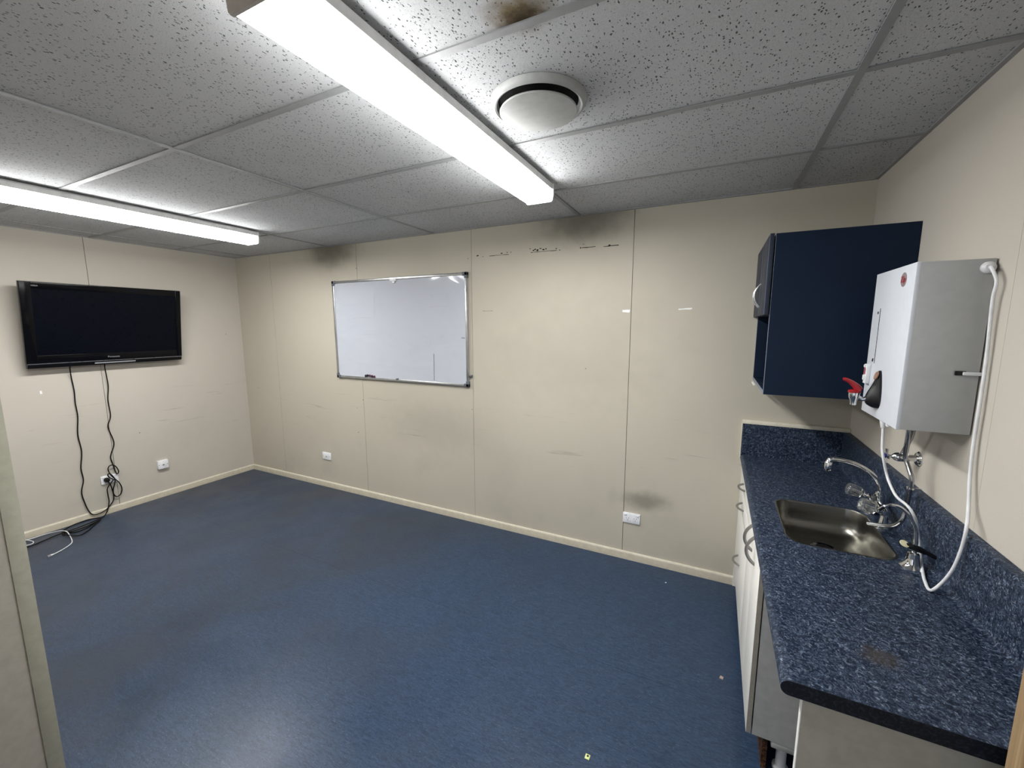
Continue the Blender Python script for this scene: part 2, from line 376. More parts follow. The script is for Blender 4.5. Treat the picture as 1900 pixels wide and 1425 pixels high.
# marks on the long wall
def flake(px, py, w, h, mat, nm, n=9, k=.35):
    c = at(px, py, 'y', 0); pts = []
    for i in range(n):
        a = 2*math.pi*i/n; q = 1+random.uniform(-k, k); pts.append((c.x+math.cos(a)*w/2*q, c.z+math.sin(a)*h/2*q))
    obj(nm, MB().prism(pts, 'y', -.0007, .0001), mat, wb)
def streak(p, q, th, mat, nm, n=7):
    a = at(*p, 'y', 0); b = at(*q, 'y', 0); up = []; dn = []
    for i in range(n):
        c = a.lerp(b, i/(n-1)); e = th*random.uniform(.5, 1.1)/2; d = random.uniform(-.001, .001)
        up.append((c.x, c.z+e+d)); dn.append((c.x, c.z-e+d))
    obj(nm, MB().prism(up+dn[::-1], 'y', -.0007, .0001), mat, wb)
R_ = 'residue'
flake(886, 474.5, .024, .010, R_, 'adhesive_residue'); flake(896, 476, .012, .004, R_, 'adhesive_residue')
streak((908, 475), (944, 472), .004, R_, 'adhesive_residue'); flake(931, 470, .017, .008, R_, 'adhesive_residue')
flake(941, 468.5, .009, .006, R_, 'adhesive_residue'); flake(948, 468, .006, .012, R_, 'adhesive_residue')
flake(868.5, 480, .006, .006, R_, 'adhesive_residue')
streak((984, 462), (984, 468.5), .006, R_, 'adhesive_residue'); streak((985, 468.5), (990, 468.5), .004, R_, 'adhesive_residue')
streak((991, 467.6), (1033, 464.5), .005, R_, 'adhesive_residue')
for px, py, w, h in ((990, 465, .014, .010), (993, 463, .013, .014), (997, 464.5, .018, .012), (1003, 461, .016, .006), (1008, 463, .022, .010), (1013, 462, .012, .008), (1032, 461.5, .009, .007), (1038.5, 464, .009, .006), (983.5, 461.5, .015, .004)):
    flake(px, py, w, h, R_, 'adhesive_residue')
flake(1077, 460, .012, .008, R_, 'adhesive_residue'); streak((1080, 460), (1105, 457.5), .006, R_, 'adhesive_residue'); flake(1083, 453, .014, .003, R_, 'adhesive_residue')
streak((1120, 457.5), (1148, 454.5), .006, R_, 'adhesive_residue'); flake(1131, 454.8, .014, .010, R_, 'adhesive_residue')
obj('paint_chip', MB().prism([(p.x, p.z) for p in (at(1155, 575, 'y', 0), at(1169, 574.6, 'y', 0), at(1168, 580, 'y', 0), at(1155, 579, 'y', 0))], 'y', -.0012, .0001), 'paint_chip', wb)
streak((1259, 574), (1284, 572.5), .009, 'paint_chip', 'paint_chip')
streak((896, 577), (914, 577), .003, R_, 'adhesive_residue', 5)
for px, py in ((661, 498), (674, 742), (663, 757), (876, 760), (665, 802), (1087, 684)): flake(px, py, .008, .008, R_, 'screw_hole', 6)
for px, py in ((419, 620), (259, 803)):
    c = at(px, py, 'x', 0); obj('screw_hole', MB().prism([(c.y+.004*math.cos(a), c.z+.004*math.sin(a)) for a in (0, 1, 2, 3, 4, 5)], 'x', -.0001, .0006), R_, wl)
c = at(76, 728, 'x', 0); obj('paint_chip', MB().prism([(c.y-.006, c.z-.012), (c.y+.006, c.z-.014), (c.y+.005, c.z+.012), (c.y-.006, c.z+.012)], 'x', -.0001, .001), 'paint_chip', wl)

# ------------------------------------------------------------------ ceiling lights
def lamp(xc, label):
    y0, y1 = -2.195, -.695
    t = thing('ceiling_light', (xc, (y0+y1)/2, H-.095), label, 'ceiling light', 'fluorescent ceiling battens')
    obj('spine', B(xc-.05, xc+.05, y0+.06, y1-.06, H-.012, H+.0005), 'white_metal', t)
    obj('body', B(xc-.076, xc+.076, y0+.008, y1-.008, H-.040, H-.012, bev=.002), 'white_metal', t)
    pr = [(-.073, -.041), (-.074, -.050), (-.070, -.086), (-.062, -.094), (.062, -.094), (.070, -.086), (.074, -.050), (.073, -.041)]
    obj('diffuser', MB().prism([(xc+a, H+b) for a, b in pr[2:6]], 'y', y0+.0085, y1-.0085), 'lamp_diffuser', t)
    for k in (pr[0:3], pr[5:8]):
        sg = -1 if k[0][0] < 0 else 1
        obj('diffuser_side', MB().prism([(xc+a, H+b) for a, b in k]+[(xc+a-sg*.003, H+b) for a, b in k[::-1]], 'y', y0+.0085, y1-.0085), 'lamp_diffuser_side', t)
    pc = [(-.078, -.010), (-.078, -.060), (-.073, -.090), (-.066, -.097), (.066, -.097), (.073, -.090), (.078, -.060), (.078, -.010)]
    for a, b in ((y0, y0+.008), (y1-.008, y1)): obj('end_cap', MB().prism([(xc+p, H+q) for p, q in pc], 'y', a, b), 'lamp_cap_shaded' if a == y0 else 'white_plastic', t)
    return t
lamp(3.839, 'lit fluorescent ceiling batten beside the round air vent')
lamp(1.430, 'lit fluorescent ceiling batten near the television wall')

# ------------------------------------------------------------------ round air vent
vx, vy = 4.135, -1.425
t = thing('ceiling_vent', (vx, vy, H-.04), 'round white plastic ceiling air vent with a domed centre disc', 'vent')
obj('vent_ring', MB().lathe([(.130, .004), (.133, -.004), (.138, -.015), (.144, -.018), (.151, -.014), (.157, -.004), (.158, .004)], (vx, vy, H), 'z', 64), 'vent_white', t)
bm_ = MB(); k = len(bm_.v); obj('vent_throat', MB().lathe([(.0, .0), (.1315, -.0005)], (vx, vy, H), 'z', 48), 'black_void', t)
obj('vent_disc', MB().lathe([(.0, -.024), (.118, -.024), (.1265, -.028), (.128, -.031), (.126, -.0335), (.09, -.036), (.05, -.0375), (.0001, -.038)], (vx, vy, H), 'z', 64), 'vent_white', t)
obj('vent_stem', MB().tube([(vx, vy, H-.001), (vx, vy, H-.023)], .02, 16), 'black_void', t)

# ------------------------------------------------------------------ television (leans forward on its bracket)
TW, TH = 1.006, .652
tv = thing('television', (0.09, -1.140, 1.313), 'black flat screen television tilted on the wall above trailing cables', 'television')
tv.rotation_euler = (0, math.asin(.1/TH), 0)
ORG[tv.name] = Vector((0, 0, 0))             # children in the set's own frame: x out of the screen, y along the wall, z up
hw = TW/2; sl, sr, sb, stp = -.442, .462, .100, .600
fr = MB().box(-.035, 0, -hw, sl, 0.035, TH, bev=.004).box(-.035, 0, sr, hw, .035, TH, bev=.004).box(-.035, -.0005, sl-.002, sr+.002, stp, TH, bev=.004).box(-.035, -.0005, sl-.002, sr+.002, .035, sb, bev=.004)
obj('bezel', fr, 'tv_gloss', tv)
obj('screen', B(-.03, -.004, sl-.001, sr+.001, sb-.001, stp+.001), 'tv_screen', tv)
obj('chin', MB().prism([(-.035, .0), (-.008, .0), (0, .012), (.001, .034), (-.035, .034)], 'y', -hw+.004, hw-.004), 'tv_shell', tv)
obj('silver_strip', B(-.01, .0018, -hw+.004, hw-.004, .0325, .0375), 'tv_silver', tv)
obj('sensor_bar', B(-.01, .0015, -.125, .145, .012, .022), 'logo_grey', tv)
obj('back_shell', MB().box(-.072, -.034, -hw+.01, hw-.01, .012, TH-.006, bev=.006).box(-.082, -.07, -.34, .34, .05, .5, bev=.006), 'tv_shell', tv)
obj('wall_bracket', MB().box(-.125, -.08, -.22, .22, .28, .34), 'black_plastic', tv)
RX = Matrix(((0, 0, 1, 0), (1, 0, 0, 0), (0, 1, 0, 0), (0, 0, 0, 1)))     # text plane -> y,z plane facing +x
text_part('maker_logo', 'Panasonic', .020, 'logo_grey', tv, Matrix.Translation((.0006, .0, .066)) @ RX)
text_part('series_logo', 'VIERA', .014, 'logo_grey', tv, Matrix.Translation((.0006, -.425, .624)) @ RX)

# ------------------------------------------------------------------ wall outlets
def plate(t, wy, fn, w=.116, h=.074, d=.010):
    obj('faceplate', fn(-w/2, w/2, -h/2, h/2, 0, d, .0025), 'socket_white', t)
def outlet(name, loc, wall, label, kind, w=.116, h=.074, d=.010):
    t = thing(name, loc, label, 'wall socket' if kind == 'power' else 'data outlet')
    L = Vector(loc)
    def fn(a0, a1, z0, z1, d0, d1, bev=0):     # a along the wall (to the right as seen), d out of the wall
        if wall == 'back': return B(L.x+a0, L.x+a1, L.y-d1, L.y-d0, L.z+z0, L.z+z1, bev=bev)
        return B(L.x+d0, L.x+d1, L.y+a0, L.y+a1, L.z+z0, L.z+z1, bev=bev)
    plate(t, 0, fn, w, h, d)
    if kind == 'power':
        for s in (-1, 1):
            obj('switch', fn(s*.041-.009, s*.041+.009, .017, .030, d-.001, d+.004, .001), 'socket_white', t)
            for dx, dz, ww, hh in ((-.008, .0, .0022, .009), (.008, .0, .0022, .009), (0, -.014, .0022, .009)):
                obj('pin_slot', fn(s*.026+dx-ww/2, s*.026+dx+ww/2, dz-hh/2, dz+hh/2, d-.001, d+.0003), 'black_void', t)
    else:
        obj('jack', fn(-.012, .012, -.012, .008, d-.001, d+.002, .0008), 'white_plastic', t)
        for s in (-1, 1): obj('screw', fn(s*w*.39-.003, s*w*.39+.003, -.003, .003, d-.001, d+.0008, .0008), 'grey_plastic', t)
        obj('jack_hole', fn(-.006, .006, -.008, .002, d+.001, d+.0024), 'grey_plastic', t)
    return t
outlet('power_socket', (0, -1.247, .305), 'left', 'white double power socket under the television with a black plug in it', 'power')
outlet('data_outlet', (0, -.861, .321), 'left', 'white square surface-mounted data outlet near the room corner', 'data', .082, .080, .030)
outlet('data_outlet', (1.240, 0, .328), 'back', 'white data outlet plate below the whiteboard', 'data')
outlet('power_socket', (4.256, 0, .309), 'back', 'white double power socket below a dark smudge on the wall', 'power')

# ------------------------------------------------------------------ cables by the television
def onwall(l, x0=.012): return [at(p[0], p[1], 'x', p[2] if len(p) > 2 else x0) for p in l]
def onfloor(l, z0=.006): return [at(p[0], p[1], 'z', p[2] if len(p) > 2 else z0) for p in l]
pw = [(129.5, 676, .05), (130, 686, .05), (132.6, 702), (137.6, 725), (139.7, 748), (144.2, 773), (144.3, 806), (151.5, 838), (150.3, 868.6), (154.8, 891), (151.5, 914), (159, 937, .016), (167, 951, .022), (176, 955, .024), (192, 949, .024), (202, 940.6, .022), (210.5, 928, .02), (210.5, 916.6, .022), (205.9, 901.4, .028), (202, 895, .036), (199.5, 892, .045)]
t = thing('power_cable', at(176, 955, 'x', .02), 'black television power cord dropping to its plug in the wall socket', 'cable')
obj('cord', MB().tube(onwall(pw), .0042, 8, 6), 'black_rubber', t)
pc_ = at(198, 890.5, 'x', .02)
obj('plug', MB().lathe([(.018, -.010), (.0185, .012), (.015, .022), (.006, .027)], (.02, pc_.y, pc_.z), 'x', 20), 'black_rubber', t)
an = [(194.5, 672, .05), (194.6, 683, .05), (200.6, 715), (200.3, 742), (205.2, 772), (200.5, 792), (211.5, 821), (206.8, 840), (205.4, 850), (209.8, 861.6), (212.7, 871.4, .018), (217, 879.3, .024), (220, 874, .03), (213.5, 864.3, .032), (204.5, 863.5, .03), (200.4, 870.5, .028), (204.9, 880.3, .03), (212.7, 888, .034), (221.6, 896, .028), (226.3, 906.8, .022), (223.5, 917.2, .02), (216.6, 921.4, .02), (210.9, 916.3, .022), (210.5, 906.8, .028), (213.5, 895, .036), (212, 887, .042), (204.5, 879.3, .04), (200, 880.5, .038), (203, 886, .038), (210, 889.8, .044), (205.5, 896.5, .046), (199.3, 906.8, .036), (200.4, 918.6, .03), (202.4, 930.4, .03), (200, 946, .034), (195, 955.5, .036)]
coil = [(189, 960.5), (178, 961.5), (162, 964.7), (136, 974), (117, 984.5), (119, 987.5, .012), (141, 980.5, .012), (160, 973, .012), (184, 963.5, .012), (187, 962.5, .012), (176, 970), (160, 980.2), (141, 987.2), (120, 989), (119, 991.5, .012), (144, 994, .010), (160, 987), (175, 974.5), (186, 965, .012), (182, 966.5, .014), (160, 977, .016), (135, 985.5, .016), (111.6, 990.7, .008), (83, 1002.4), (60, 1012), (41, 1018), (20, 1027), (-5, 1042)]
obj('antenna_cable', MB().tube(onwall(an)+onfloor(coil), .0042, 8, 6), 'black_rubber', label='black antenna cable looped over the socket and coiled along the skirting', cat='cable')
nt = [(18, 1018), (30, 1014.5), (39, 1013), (49.5, 1012), (60, 1008.8), (61.5, 1005), (51.6, 1002.4, .01), (37, 1000.5, .012), (30, 1002, .012), (40, 1003.5, .010), (54.7, 1000.5, .010), (83, 991.5, .010), (105, 986.2, .022), (114, 985, .026), (123, 986, .024), (128.5, 992, .012), (133.7, 1003.2, .004), (130.5, 1010, .004), (114.8, 1020.5, .004), (98, 1029, .004)]
t = thing('network_cable', at(98, 1029, 'z', 0), 'thin white network cable lying loose on the blue floor with its plug', 'cable')
obj('cord', MB().tube(onfloor(nt, .004), .0032, 8, 6), 'white_cable', t)
e0, e1, e2 = (Vector(p) for p in onfloor([(100, 1028, .006), (94, 1030.5, .006), (88.5, 1032.5, .006)]))
obj('plug_boot', MB().tube([e0, e1], [.004, .0065], 10), 'white_plastic', t)
obj('plug', MB().tube([e1, e2], .0075, 4), 'clear_plug', t)
hg = [(-14, 640), (-8, 720), (1, 778), (2.5, 790), (9, 806), (11, 818), (8, 834), (3, 850), (-2, 880), (-4, 930, .012), (0, 980, .022)]
obj('hanging_cable', MB().tube(onwall(hg, .006), .003, 8, 6), 'grey_cable', label='thin grey cable hanging down the wall beside the stub partition', cat='cable')

# ------------------------------------------------------------------ whiteboard
x0, x1, z0, z1 = 1.478, 2.957, 1.146, 2.042
t = thing('whiteboard', ((x0+x1)/2, 0, z0), 'large aluminium-framed whiteboard with faint erased marker lines', 'whiteboard')
obj('board', B(x0+.01, x1-.01, -.014, -.004, z0+.01, z1-.01), 'whiteboard', t)
for a in ((x0+.03, x1-.03, z0, z0+.022), (x0+.03, x1-.03, z1-.022, z1), (x0, x0+.022, z0+.03, z1-.03), (x1-.022, x1, z0+.03, z1-.03)):
    obj('frame_rail', B(a[0], a[1], -.022, -.002, a[2], a[3], bev=.005), 'aluminium', t)
for cx_, sx in ((x0, 1), (x1, -1)):
    for cz_, sz in ((z0, 1), (z1, -1)):
        obj('corner_cap', MB().box(cx_-sx*.002, cx_+sx*.045, -.0245, 0, cz_-sz*.002, cz_+sz*.026, bev=.004).box(cx_-sx*.002, cx_+sx*.026, -.0245, 0, cz_-sz*.002, cz_+sz*.045, bev=.004), 'grey_plastic', t)
kn = at(869.5, 698, 'y', -.02); obj('pivot_knob', MB().lathe([(.006, 0), (.006, .016), (.011, .018), (.011, .030), (.006, .033)], (x1-.004, -.012, kn.z), 'x', 16), 'grey_plastic', t)
cxm = at(729, 517, 'y', -.02).x
obj('hook_clip', MB().box(cxm-.035, cxm+.035, -.027, -.012, z1-.035, z1-.012, bev=.004).box(cxm-.012, cxm+.018, -.026, -.012, z1-.052, z1-.03, bev=.004), 'white_plastic', t)
cxb = at(737, 702, 'y', -.02).x
obj('hook_clip', B(cxb-.012, cxb+.012, -.026, -.012, z0+.016, z0+.030, bev=.003), 'grey_plastic', t)
def ink(pts, th, mat):
    P = [at(a, b, 'y', -.0145) for a, b in pts]; m = MB()
    for a, b in zip(P, P[1:]):
        d = (b-a).normalized(); n = Vector((-d.z, 0, d.x))*th/2
        m.prism([(q.x, q.z) for q in (a-n, b-n, b+n, a+n)], 'y', -.0146, -.0139)
    obj('marker_line', m, mat, t)
C8 = lambda l: [(580+a*320/1629, 460+b*320/1629) for a, b in l]
ink(C8([(228, 370), (224, 440)]), .003, 'ink_faint'); ink(C8([(578, 430), (582, 655)]), .003, 'ink_faint'); ink(C8([(300, 352), (420, 340), (580, 345)]), .003, 'ink_faint')
ink(C8([(330, 675), (440, 658), (585, 662)]), .003, 'ink_faint'); ink(C8([(465, 816), (600, 819)]), .004, 'ink_faint'); ink(C8([(1100, 562), (1180, 550), (1280, 548)]), .003, 'ink_faint')
ink(C8([(1105, 445), (1135, 450), (1115, 480)]), .003, 'ink_faint'); ink(C8([(1145, 1000), (1150, 1250)]), .005, 'ink_dark'); ink(C8([(1405, 850), (1440, 852)]), .005, 'ink_dark')
ink(C8([(990, 905), (1010, 860), (1060, 835), (1110, 860), (1118, 900), (1090, 935)]), .002, 'ink_faint')
for i, (a, b, mm) in enumerate(((505, 1208, 'magnet_black'), (522, 1205, 'magnet_black'), (543, 1207, 'magnet_plum'), (564, 1212, 'magnet_black'), (585, 1216, 'magnet_plum'))):
    p = at(*C8([(a, b)])[0], 'y', -.0145)
    obj('magnet', MB().lathe([(.0115, 0), (.0115, .006), (.009, .0085), (.0, .009)], (p.x, -.0141, p.z), (0, -1, 0), 18), mm,
        label='small round %s magnet in the row at the foot of the whiteboard' % ('black' if mm == 'magnet_black' else 'plum red'), cat='magnet', group='magnets on the whiteboard')

# ------------------------------------------------------------------ wall cabinet (navy)
CX0, CYN, CZ0, CZ1 = 4.916, -.606, 1.316, 2.025
t = thing('wall_cabinet', (5.15, -.3, CZ0), 'navy blue laminate wall cabinet with two doors above an open shelf', 'cabinet')
obj('side_panel', B(CX0, W-.001, CYN, CYN+.016, CZ0, CZ1), 'navy', t)
obj('side_panel', B(CX0, W-.001, -.018, -.002, CZ0, CZ1), 'navy', t)
obj('top_panel', B(CX0, W-.001, CYN+.016, -.018, CZ1-.016, CZ1), 'navy', t)
obj('bottom_panel', B(CX0, W-.001, CYN+.016, -.018, CZ0, CZ0+.016), 'navy', t)
obj('shelf', B(CX0+.004, W-.001, CYN+.016, -.018, 1.676, 1.692), 'navy', t)
obj('back_panel', B(W-.008, W-.001, CYN+.016, -.018, CZ0+.016, CZ1-.016), 'navy', t)
obj('edge_strip', MB().box(CX0-.001, CX0, CYN-.0004, CYN+.016, CZ0, CZ1).box(CX0-.001, CX0, -.018, -.002, CZ0, 1.68).box(CX0-.001, CX0, CYN+.016, -.018, CZ0, CZ0+.016), 'navy_edge', t)
def d_handle(parent, c, out, along, L, r=.0045, dep=.030, mat='handle_steel'):
    c = Vector(c); out = Vector(out); al = Vector(along); pts = []
    for i in range(15):
        u = -1+2*i/14; pts.append(c+al*(u*L/2)+out*(dep*(1-abs(u)**2.2)-.001))
    obj('handle', MB().tube(pts, [r*(1.25 if 0 < i < 14 else 1.0) for i in range(15)], 10), mat, parent)
gapy = -.306
for a, b, hy in ((CYN, gapy-.0015, gapy-.038), (gapy+.0015, -.004, gapy+.038)):
    d = obj('door', B(4.893, 4.910, a, b, 1.676, CZ1+.002, bev=.0012), 'navy_door', t)
    obj('edge_strip', B(4.8922, 4.8932, a, a+.003, 1.677, CZ1), 'navy_edge', d)
    d_handle(d, (4.893, hy, 1.778), (-1, 0, 0), (0, 0, 1), .115, r=.003, dep=.026, mat='handle_bright')
obj('peeling_strip', B(4.905, 4.912, -.20, -.08, CZ0-.012, CZ0-.002), 'end_panel_edge', t)

# ------------------------------------------------------------------ base cabinet
t = thing('base_cabinet', (5.1, -.6, 0), 'white kitchen base cabinet with drawers and two doors under the worktop', 'cabinet')
BX, BN, BZ = 4.913, -1.205, .134
obj('side_panel', B(BX, 5.36, BN, BN+.016, BZ, .824), 'carcass_grey', t)
obj('side_panel', B(BX, 5.36, -.036, -.020, BZ, .824), 'carcass_grey', t)
obj('divider', B(BX, 5.36, -.736, -.720, BZ+.016, .64), 'carcass_grey', t)
obj('bottom_panel', B(BX, 5.36, BN+.016, -.036, BZ, BZ+.016), 'carcass_grey', t)
obj('back_panel', B(5.352, 5.36, BN+.016, -.036, BZ+.016, .824), 'carcass_grey', t)
obj('filler_strip', B(4.893, BX, -.018, -.003, 0, .824), 'cabinet_white', t)
obj('kickboard', B(4.950, 4.966, BN+.012, -.02, 0, BZ-.001), 'rotten_board', t)
obj('leg_rail', B(4.975, 5.065, BN+.001, BN+.075, BZ-.026, BZ-.0005, bev=.003), 'carcass_grey', t)
for y in (BN+.04, -.12):
    for x in (5.015, 5.28):
        obj('adjustable_leg', MB().lathe([(.026, 0), (.026, .010), (.017, .014), (.017, .095), (.023, .100), (.023, BZ-.027)], (x, y, 0), 'z', 20), 'white_plastic', t)
DXF = 4.893
zs = [.134, .595, .715, .815]
for a, b in zip(zs, zs[1:]):
    d = obj('drawer', B(DXF, DXF+.016, -.716, -.022, a+.0015, b-.0015, bev=.001), 'cabinet_white', t)
    d_handle(d, (DXF, -.335, (a+b)/2 if a > .2 else .345), (-1, 0, 0), (0, 1, 0), .115)
for a, b, hy in ((-.963, -.7195, -.925), (BN, -.966, -1.035)):
    d = obj('door', B(DXF, DXF+.016, a, b, BZ, .815, bev=.001), 'cabinet_white', t)
    d_handle(d, (DXF, hy, .765), (-1, 0, 0), (0, 0, 1), .118, r=.005, dep=.032)
    if a == BN: obj('edge_strip', B(DXF+.0006, DXF+.0155, a-.0006, a+.0004, BZ+.001, .814), 'door_edge', d)
ep = obj('end_panel', B(4.9265, W-.002, -1.780, -1.764, 0, .8245), 'end_panel', label='beige end panel carrying the near end of the worktop', cat='panel')
obj('edge_strip', B(4.9250, 4.9266, -1.7802, -1.7638, 0, .8245), 'end_panel_edge', ep)

# ------------------------------------------------------------------ worktop with sink cut-out
ZT, ZB, NE = .860, .825, -1.800
HX0, HX1, HY0, HY1, HR = 4.986, 5.296, -1.100, -.682, .062
def rrect(x0, x1, y0, y1, r, n=10):
    o = []
    for cx, cy, a0 in ((x1-r, y1-r, 0), (x0+r, y1-r, 90), (x0+r, y0+r, 180), (x1-r, y0+r, 270)):
        for i in range(n+1):
            a = math.radians(a0+90*i/n); o.append((cx+r*math.cos(a), cy+r*math.sin(a)))
    return o
m = MB(); FX0, FX1 = 4.8975, 5.343
hole = rrect(HX0, HX1, HY0, HY1, HR); n = len(hole); hc = ((HX0+HX1)/2, (HY0+HY1)/2)
rect = [(FX0, NE), (FX1, NE), (FX1, -.002), (FX0, -.002)]
tri = tessellate_polygon([[Vector((p[0], p[1], 0)) for p in rect], [Vector((p[0], p[1], 0)) for p in hole[::-1]]])
flat = rect+hole[::-1]
for z in (ZT, ZB): m.add([(p[0], p[1], z) for p in flat], tri)
m.add([(p[0], p[1], ZT) for p in hole]+[(p[0], p[1], ZB) for p in hole], [(i, (i+1) % n, n+(i+1) % n, n+i) for i in range(n)])
nflat = len(m.f)
hr = (ZT-ZB)/2; prof = [(FX0-hr*math.sin(math.radians(q)), (ZT+ZB)/2+hr*math.cos(math.radians(q))) for q in range(0, 181, 12)]
cov = [(FX1+.02*math.sin(math.radians(q)), ZT+.02-.02*math.cos(math.radians(q))) for q in range(0, 91, 15)]+[(5.363, 1.040), (5.366, 1.048), (5.372, 1.050), (W-.001, 1.050), (W-.001, ZB), (FX1, ZB)]
for pl in (prof, cov):
    k = len(pl); m.add([(p[0], NE, p[1]) for p in pl]+[(p[0], -.002, p[1]) for p in pl], [(i, i+1, k+i+1, k+i) for i in range(k-1)])
wt = thing('worktop', (5.13, -.9, ZB), 'blue speckled laminate worktop with a rolled front edge and upstand', 'worktop')
o = obj('slab', m, 'laminate', wt)
for i, p_ in enumerate(o.data.polygons): p_.use_smooth = i >= nflat
endp = prof[::-1]+[(p[0], p[1]) for p in cov]
obj('end_strip', MB().prism(endp, 'y', NE-.0012, NE+.0003), 'laminate_edge', wt)
obj('upstand', B(4.881, 5.364, -.020, -.0005, ZT-.004, 1.050), 'laminate', wt)
obj('cover_trim', MB().box(4.878, W-.002, -.024, -.0005, 1.050, 1.071, bev=.002).box(4.8765, 4.881, -.0205, -.0005, ZT-.02, 1.050), 'baseboard_lip', wt)

# sink
t = thing('sink', (hc[0], hc[1], .69), 'stainless steel single sink bowl set into the blue worktop', 'sink')
m = MB(); rings = [(-.004, 0, ZT+.0003, HR), (-.002, 0, ZT+.0014, HR), (.003, 0, ZT+.0012, HR), (.005, 0, ZT-.004, HR), (.007, 0, ZT-.045, .062), (.010, 0, ZT-.072, .064), (.016, 0, ZT-.091, .066), (.028, 0, ZT-.104, .064), (.050, 0, ZT-.110, .05)]
allv = []
for ins, _, z, r in rings: allv += [(p[0], p[1], z) for p in rrect(HX0+ins-.002, HX1-ins+.002, HY0+ins-.002, HY1-ins+.002, max(.02, r-ins*.3))]
fs = [(k*n+i, k*n+(i+1) % n, (k+1)*n+(i+1) % n, (k+1)*n+i) for k in range(len(rings)-1) for i in range(n)]
fs.append(tuple(range((len(rings)-1)*n, len(rings)*n)))
m.add(allv, fs); obj('basin', m, 'stainless', t)
DRX, DRY = 5.140, -.868
obj('drain', MB().lathe([(.0, .0005), (.016, .001), (.030, .004), (.038, .006), (.042, .004), (.043, .0)], (DRX, DRY, ZT-.1097), 'z', 28), 'chrome', t)
obj('drain_hole', MB().lathe([(.0, .0068), (.026, .0064)], (DRX, DRY, ZT-.1097), 'z', 24), 'black_void', t)

# mixer tap with clear knobs
t = thing('mixer_tap', (5.325, -.755, ZT), 'chrome sink mixer tap with curved spout and two clear knobs', 'tap')
bx, bz = 5.322, .925
obj('body', MB().tube([(bx, -.850, bz), (bx, -.835, bz), (bx, -.755, bz+.004), (bx, -.675, bz), (bx, -.660, bz)], [.012, .017, .020, .017, .012], 18), 'chrome', t)
for y in (-.825, -.685): obj('foot', MB().lathe([(.026, 0), (.026, .004), (.018, .010), (.013, .018), (.012, .07)], (bx, y, ZT), 'z', 22), 'chrome', t)
obj('spout_collar', MB().lathe([(.018, 0), (.018, .03), (.014, .034), (.013, .045)], (bx, -.755, bz+.008), 'z', 20), 'chrome', t)
obj('spout', MB().tube([(bx, -.755, .962), (bx-.001, -.756, .995), (5.308, -.757, 1.026), (5.285, -.760, 1.052), (5.245, -.764, 1.077), (5.205, -.768, 1.090), (5.165, -.772, 1.094), (5.152, -.773, 1.090), (5.146, -.774, 1.078)], [.0085]*6+[.009, .010, .010], 14, 5), 'chrome', t)
obj('spout_tip', MB().lathe([(.010, .012), (.0125, .008), (.0125, -.022), (.010, -.026)], (5.146, -.774, 1.070), 'z', 18), 'chrome', t)
for y in (-.838, -.668):
    ax = Vector((-1, 0, .28)); o0 = Vector((bx-.012, y, bz+.004))
    st_ = obj('valve_stem', MB().lathe([(.011, 0), (.011, .012), (.008, .014), (.008, .022)], o0, ax, 18), 'chrome', t)
    kb = obj('knob', MB().lathe([(.010, .018), (.0205, .022), (.0225, .032), (.0225, .040), (.0245, .044), (.0255, .050), (.0245, .066), (.021, .070), (.0, .072)], o0, ax, 40, (.045, 8)), 'acrylic', t)
    obj('knob_core', MB().lathe([(.006, .019), (.006, .055), (.0, .058)], o0, ax, 14), 'chrome_dull', kb)

# filter tap
t = thing('filter_tap', (5.313, -1.12, ZT), 'slim chrome gooseneck filter tap with a black lever', 'tap')
obj('base', MB().lathe([(.031, 0), (.031, .003), (.026, .007), (.0185, .016), (.0155, .035), (.0145, .048), (.010, .052)], (5.313, -1.12, ZT), 'z', 28), 'chrome', t)
obj('neck', MB().tube([(5.313, -1.12, .90), (5.314, -1.12, .945), (5.310, -1.12, .985), (5.300, -1.12, 1.012), (5.285, -1.12, 1.036), (5.266, -1.12, 1.053), (5.246, -1.12, 1.057), (5.231, -1.12, 1.051), (5.222, -1.12, 1.040)], [.0068, .0068, .0056, .0050, .0050, .0050, .0050, .0050, .0050], 12, 5), 'chrome', t)
obj('nozzle', MB().tube([(5.226, -1.12, 1.047), (5.214, -1.12, 1.034)], .0062, 12), 'black_plastic', t)
obj('lever', MB().tube([(5.291, -1.122, .932), (5.305, -1.122, .930), (5.322, -1.123, .925), (5.345, -1.125, .917), (5.364, -1.127, .909), (5.370, -1.127, .907)], [.007, .011, .010, .0065, .0065, .004], 12, 3), 'black_plastic', t)
obj('lever_tag', MB().lathe([(.0, .0), (.0125, .0), (.0125, .002), (.0, .003)], (5.286, -1.125, .936), (.25, -.5, .8), 20), 'tag_cream', t)

# stop tap on the wall
sy, sz = -.846, 1.149
t = thing('stop_tap', (W, sy, sz), 'chrome wall stop tap with a cross handle below the water heater', 'valve')
obj('flange', MB().lathe([(.026, 0), (.027, .004), (.022, .009), (.012, .011), (.0115, .035), (.014, .037), (.0155, .040)], (W, sy, sz), (-1, 0, 0), 28), 'chrome', t)
obj('body', MB().lathe([(.0155, .038), (.0165, .042), (.0165, .060), (.0135, .070), (.0075, .076), (.0055, .078), (.0055, .092)], (W, sy, sz), (-1, 0, 0), 24), 'chrome', t)
obj('handle', MB().tube([(W-.093, sy, sz-.026), (W-.093, sy, sz-.014), (W-.093, sy, sz+.014), (W-.093, sy, sz+.026)], [.0055, .004, .004, .0055], 12).tube([(W-.093, sy-.026, sz), (W-.093, sy-.014, sz), (W-.093, sy+.014, sz), (W-.093, sy+.026, sz)], [.0055, .004, .004, .0055], 12), 'chrome', t)
obj('button', MB().lathe([(.009, .0), (.009, .004), (.0, .006)], (W-.094, sy, sz), (-1, 0, 0), 16), 'blue_button', t)
